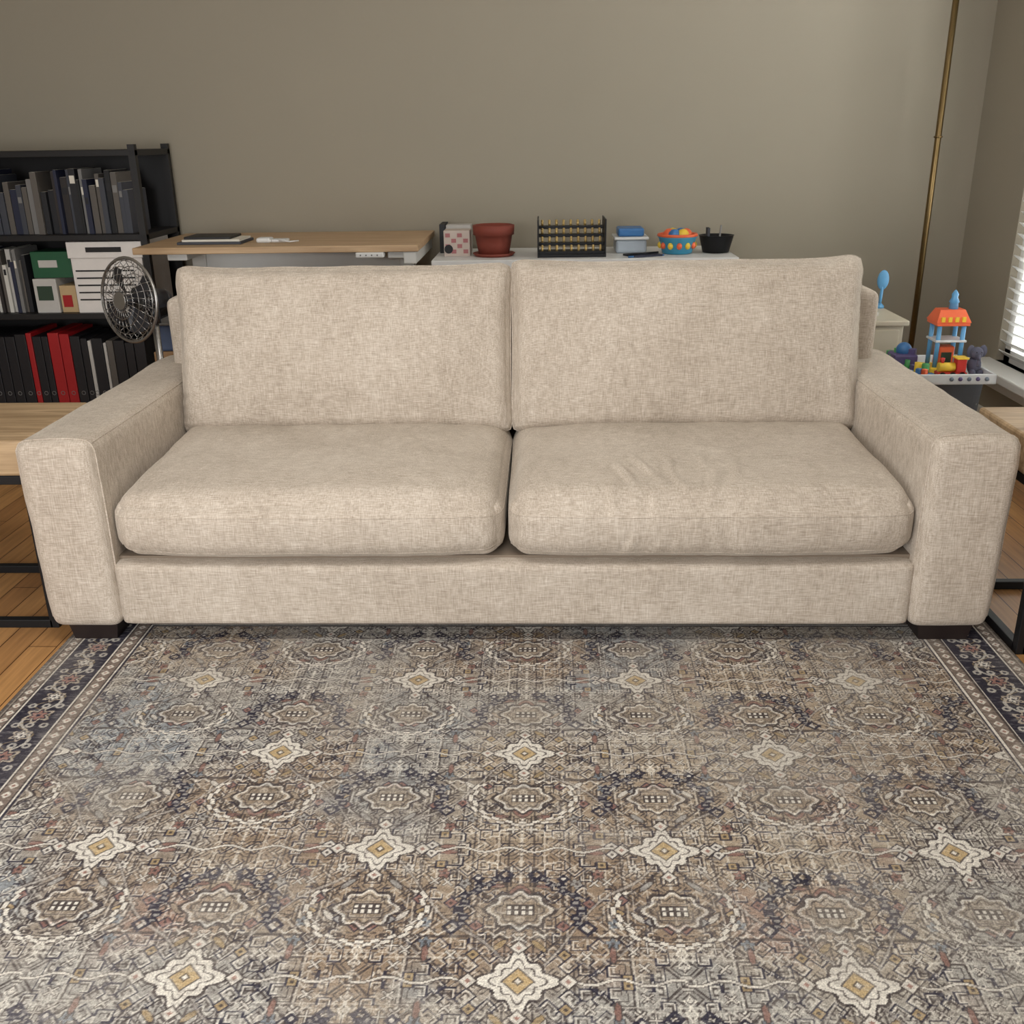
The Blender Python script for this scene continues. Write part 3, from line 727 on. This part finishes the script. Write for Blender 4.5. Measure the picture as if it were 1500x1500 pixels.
for i in range(26):
    x=r.uniform(1.345,1.43); y=r.uniform(1.17,1.44); m=r.choice([REDP,YEL,GRN,LTB,PUR,ORG,BLU,YEL,GRN]); s=r.uniform(.009,.017); zz=tz+s+(.02 if r.random()<.4 else 0)+(0.02 if y>1.3 else 0)
    k=r.random()
    if k<.45: b.box((x-s,y-s*.8,tz),(x+s,y+s*.8,zz+s),m,rot=Matrix.Rotation(r.uniform(0,3),3,'Z'),bev=.002)
    elif k<.75: b.cyl((x,y,tz),(x,y,zz+s),s*.8,m,seg=14)
    else: b.sph((x,y,tz+s*1.2),s*1.2,m,seg=12)
b.box((1.345,1.20,tz),(1.42,1.27,tz+.013),GRN,bev=.003); b.box((1.345,1.33,tz),(1.43,1.42,tz+.055),PUR,bev=.008); b.sph((1.39,1.375,tz+.065),.028,BLU)
b.done('pile_of_toy_blocks')
PL=simple('grey_plush',(88,88,104),.95,bump=.6,scale=200)
b=MB(); ex,ey,ez=1.597,1.25,tz
b.sph((ex,ey,ez+.034),.026,PL,sc_=(.9,1,1.3)); b.sph((ex-.003,ey-.015,ez+.080),.022,PL); b.sph((ex-.020,ey-.005,ez+.085),.018,PL,sc_=(.8,.35,1.2)); b.sph((ex+.022,ey-.005,ez+.085),.018,PL,sc_=(.8,.35,1.2))
b.tube([(ex-.003,ey-.035,ez+.078),(ex-.005,ey-.046,ez+.06),(ex-.006,ey-.048,ez+.04)],.006,PL,rs=10)
for s in (-1,1): b.sph((ex+.013*s,ey-.024,ez+.012),.012,PL,seg=12); b.sph((ex-.003+.008*s,ey-.034,ez+.086),.0025,BLACK,seg=8)
b.done('plush_elephant')
b=MB(); sx_,sy_=1.425,1.80
b.cyl((sx_,sy_,.56),(sx_+.003,sy_,.645),.006,LTB,seg=10); b.sph((sx_+.003,sy_,.67),.026,LTB,sc_=(.9,.3,1.5)); b.lathe((sx_,sy_,.56),[(.018,0),(.018,.008),(.006,.02),(.001,.02)],LTB,seg=16); b.done('toy_shovel')

# ------------------------------------------------------------------ lights, world, camera
wd=bpy.data.worlds.new('world'); sc.world=wd; wd.use_nodes=True
bg=wd.node_tree.nodes['Background']; bg.inputs['Color'].default_value=(.97,.985,1,1); bg.inputs['Strength'].default_value=0.85
def area(name,loc_,tgt,sx,sy,e,c=(1,1,1)):
    l=bpy.data.lights.new(name,'AREA'); l.shape='RECTANGLE'; l.size=sx; l.size_y=sy; l.energy=e; l.color=c
    o=bpy.data.objects.new(name,l); link(o); o.location=loc_
    o.rotation_euler=(Vector(tgt)-Vector(loc_)).to_track_quat('-Z','Y').to_euler(); return o
area('added_top_fill',(-.2,-.9,2.55),(-.2,-.3,0),1.4,.9,34,(1,.98,.95))  # overhead fill added to light the room; there is no ceiling fixture
area('window_light',(XR+.35,1.15,1.35),(0,.6,.6),1.2,1.7,95,(.96,.985,1))
area('added_front_fill',(-1.1,-2.8,1.05),(0,.3,.25),1.4,1.0,60,(1,1,1))  # fill added behind the camera for arm fronts and rail; no window built

cam_d=bpy.data.cameras.new('camera'); cam=bpy.data.objects.new('camera',cam_d); link(cam)
cam_d.sensor_width=36; cam_d.lens=34.6
cam.matrix_world=Matrix.Translation((0.073,-2.24,1.228))@Matrix.Rotation(D(2),4,'Z')@Matrix.Rotation(D(69.1),4,'X')@Matrix.Rotation(D(-0.9),4,'Z')
sc.camera=cam
sc.view_settings.view_transform='Standard'
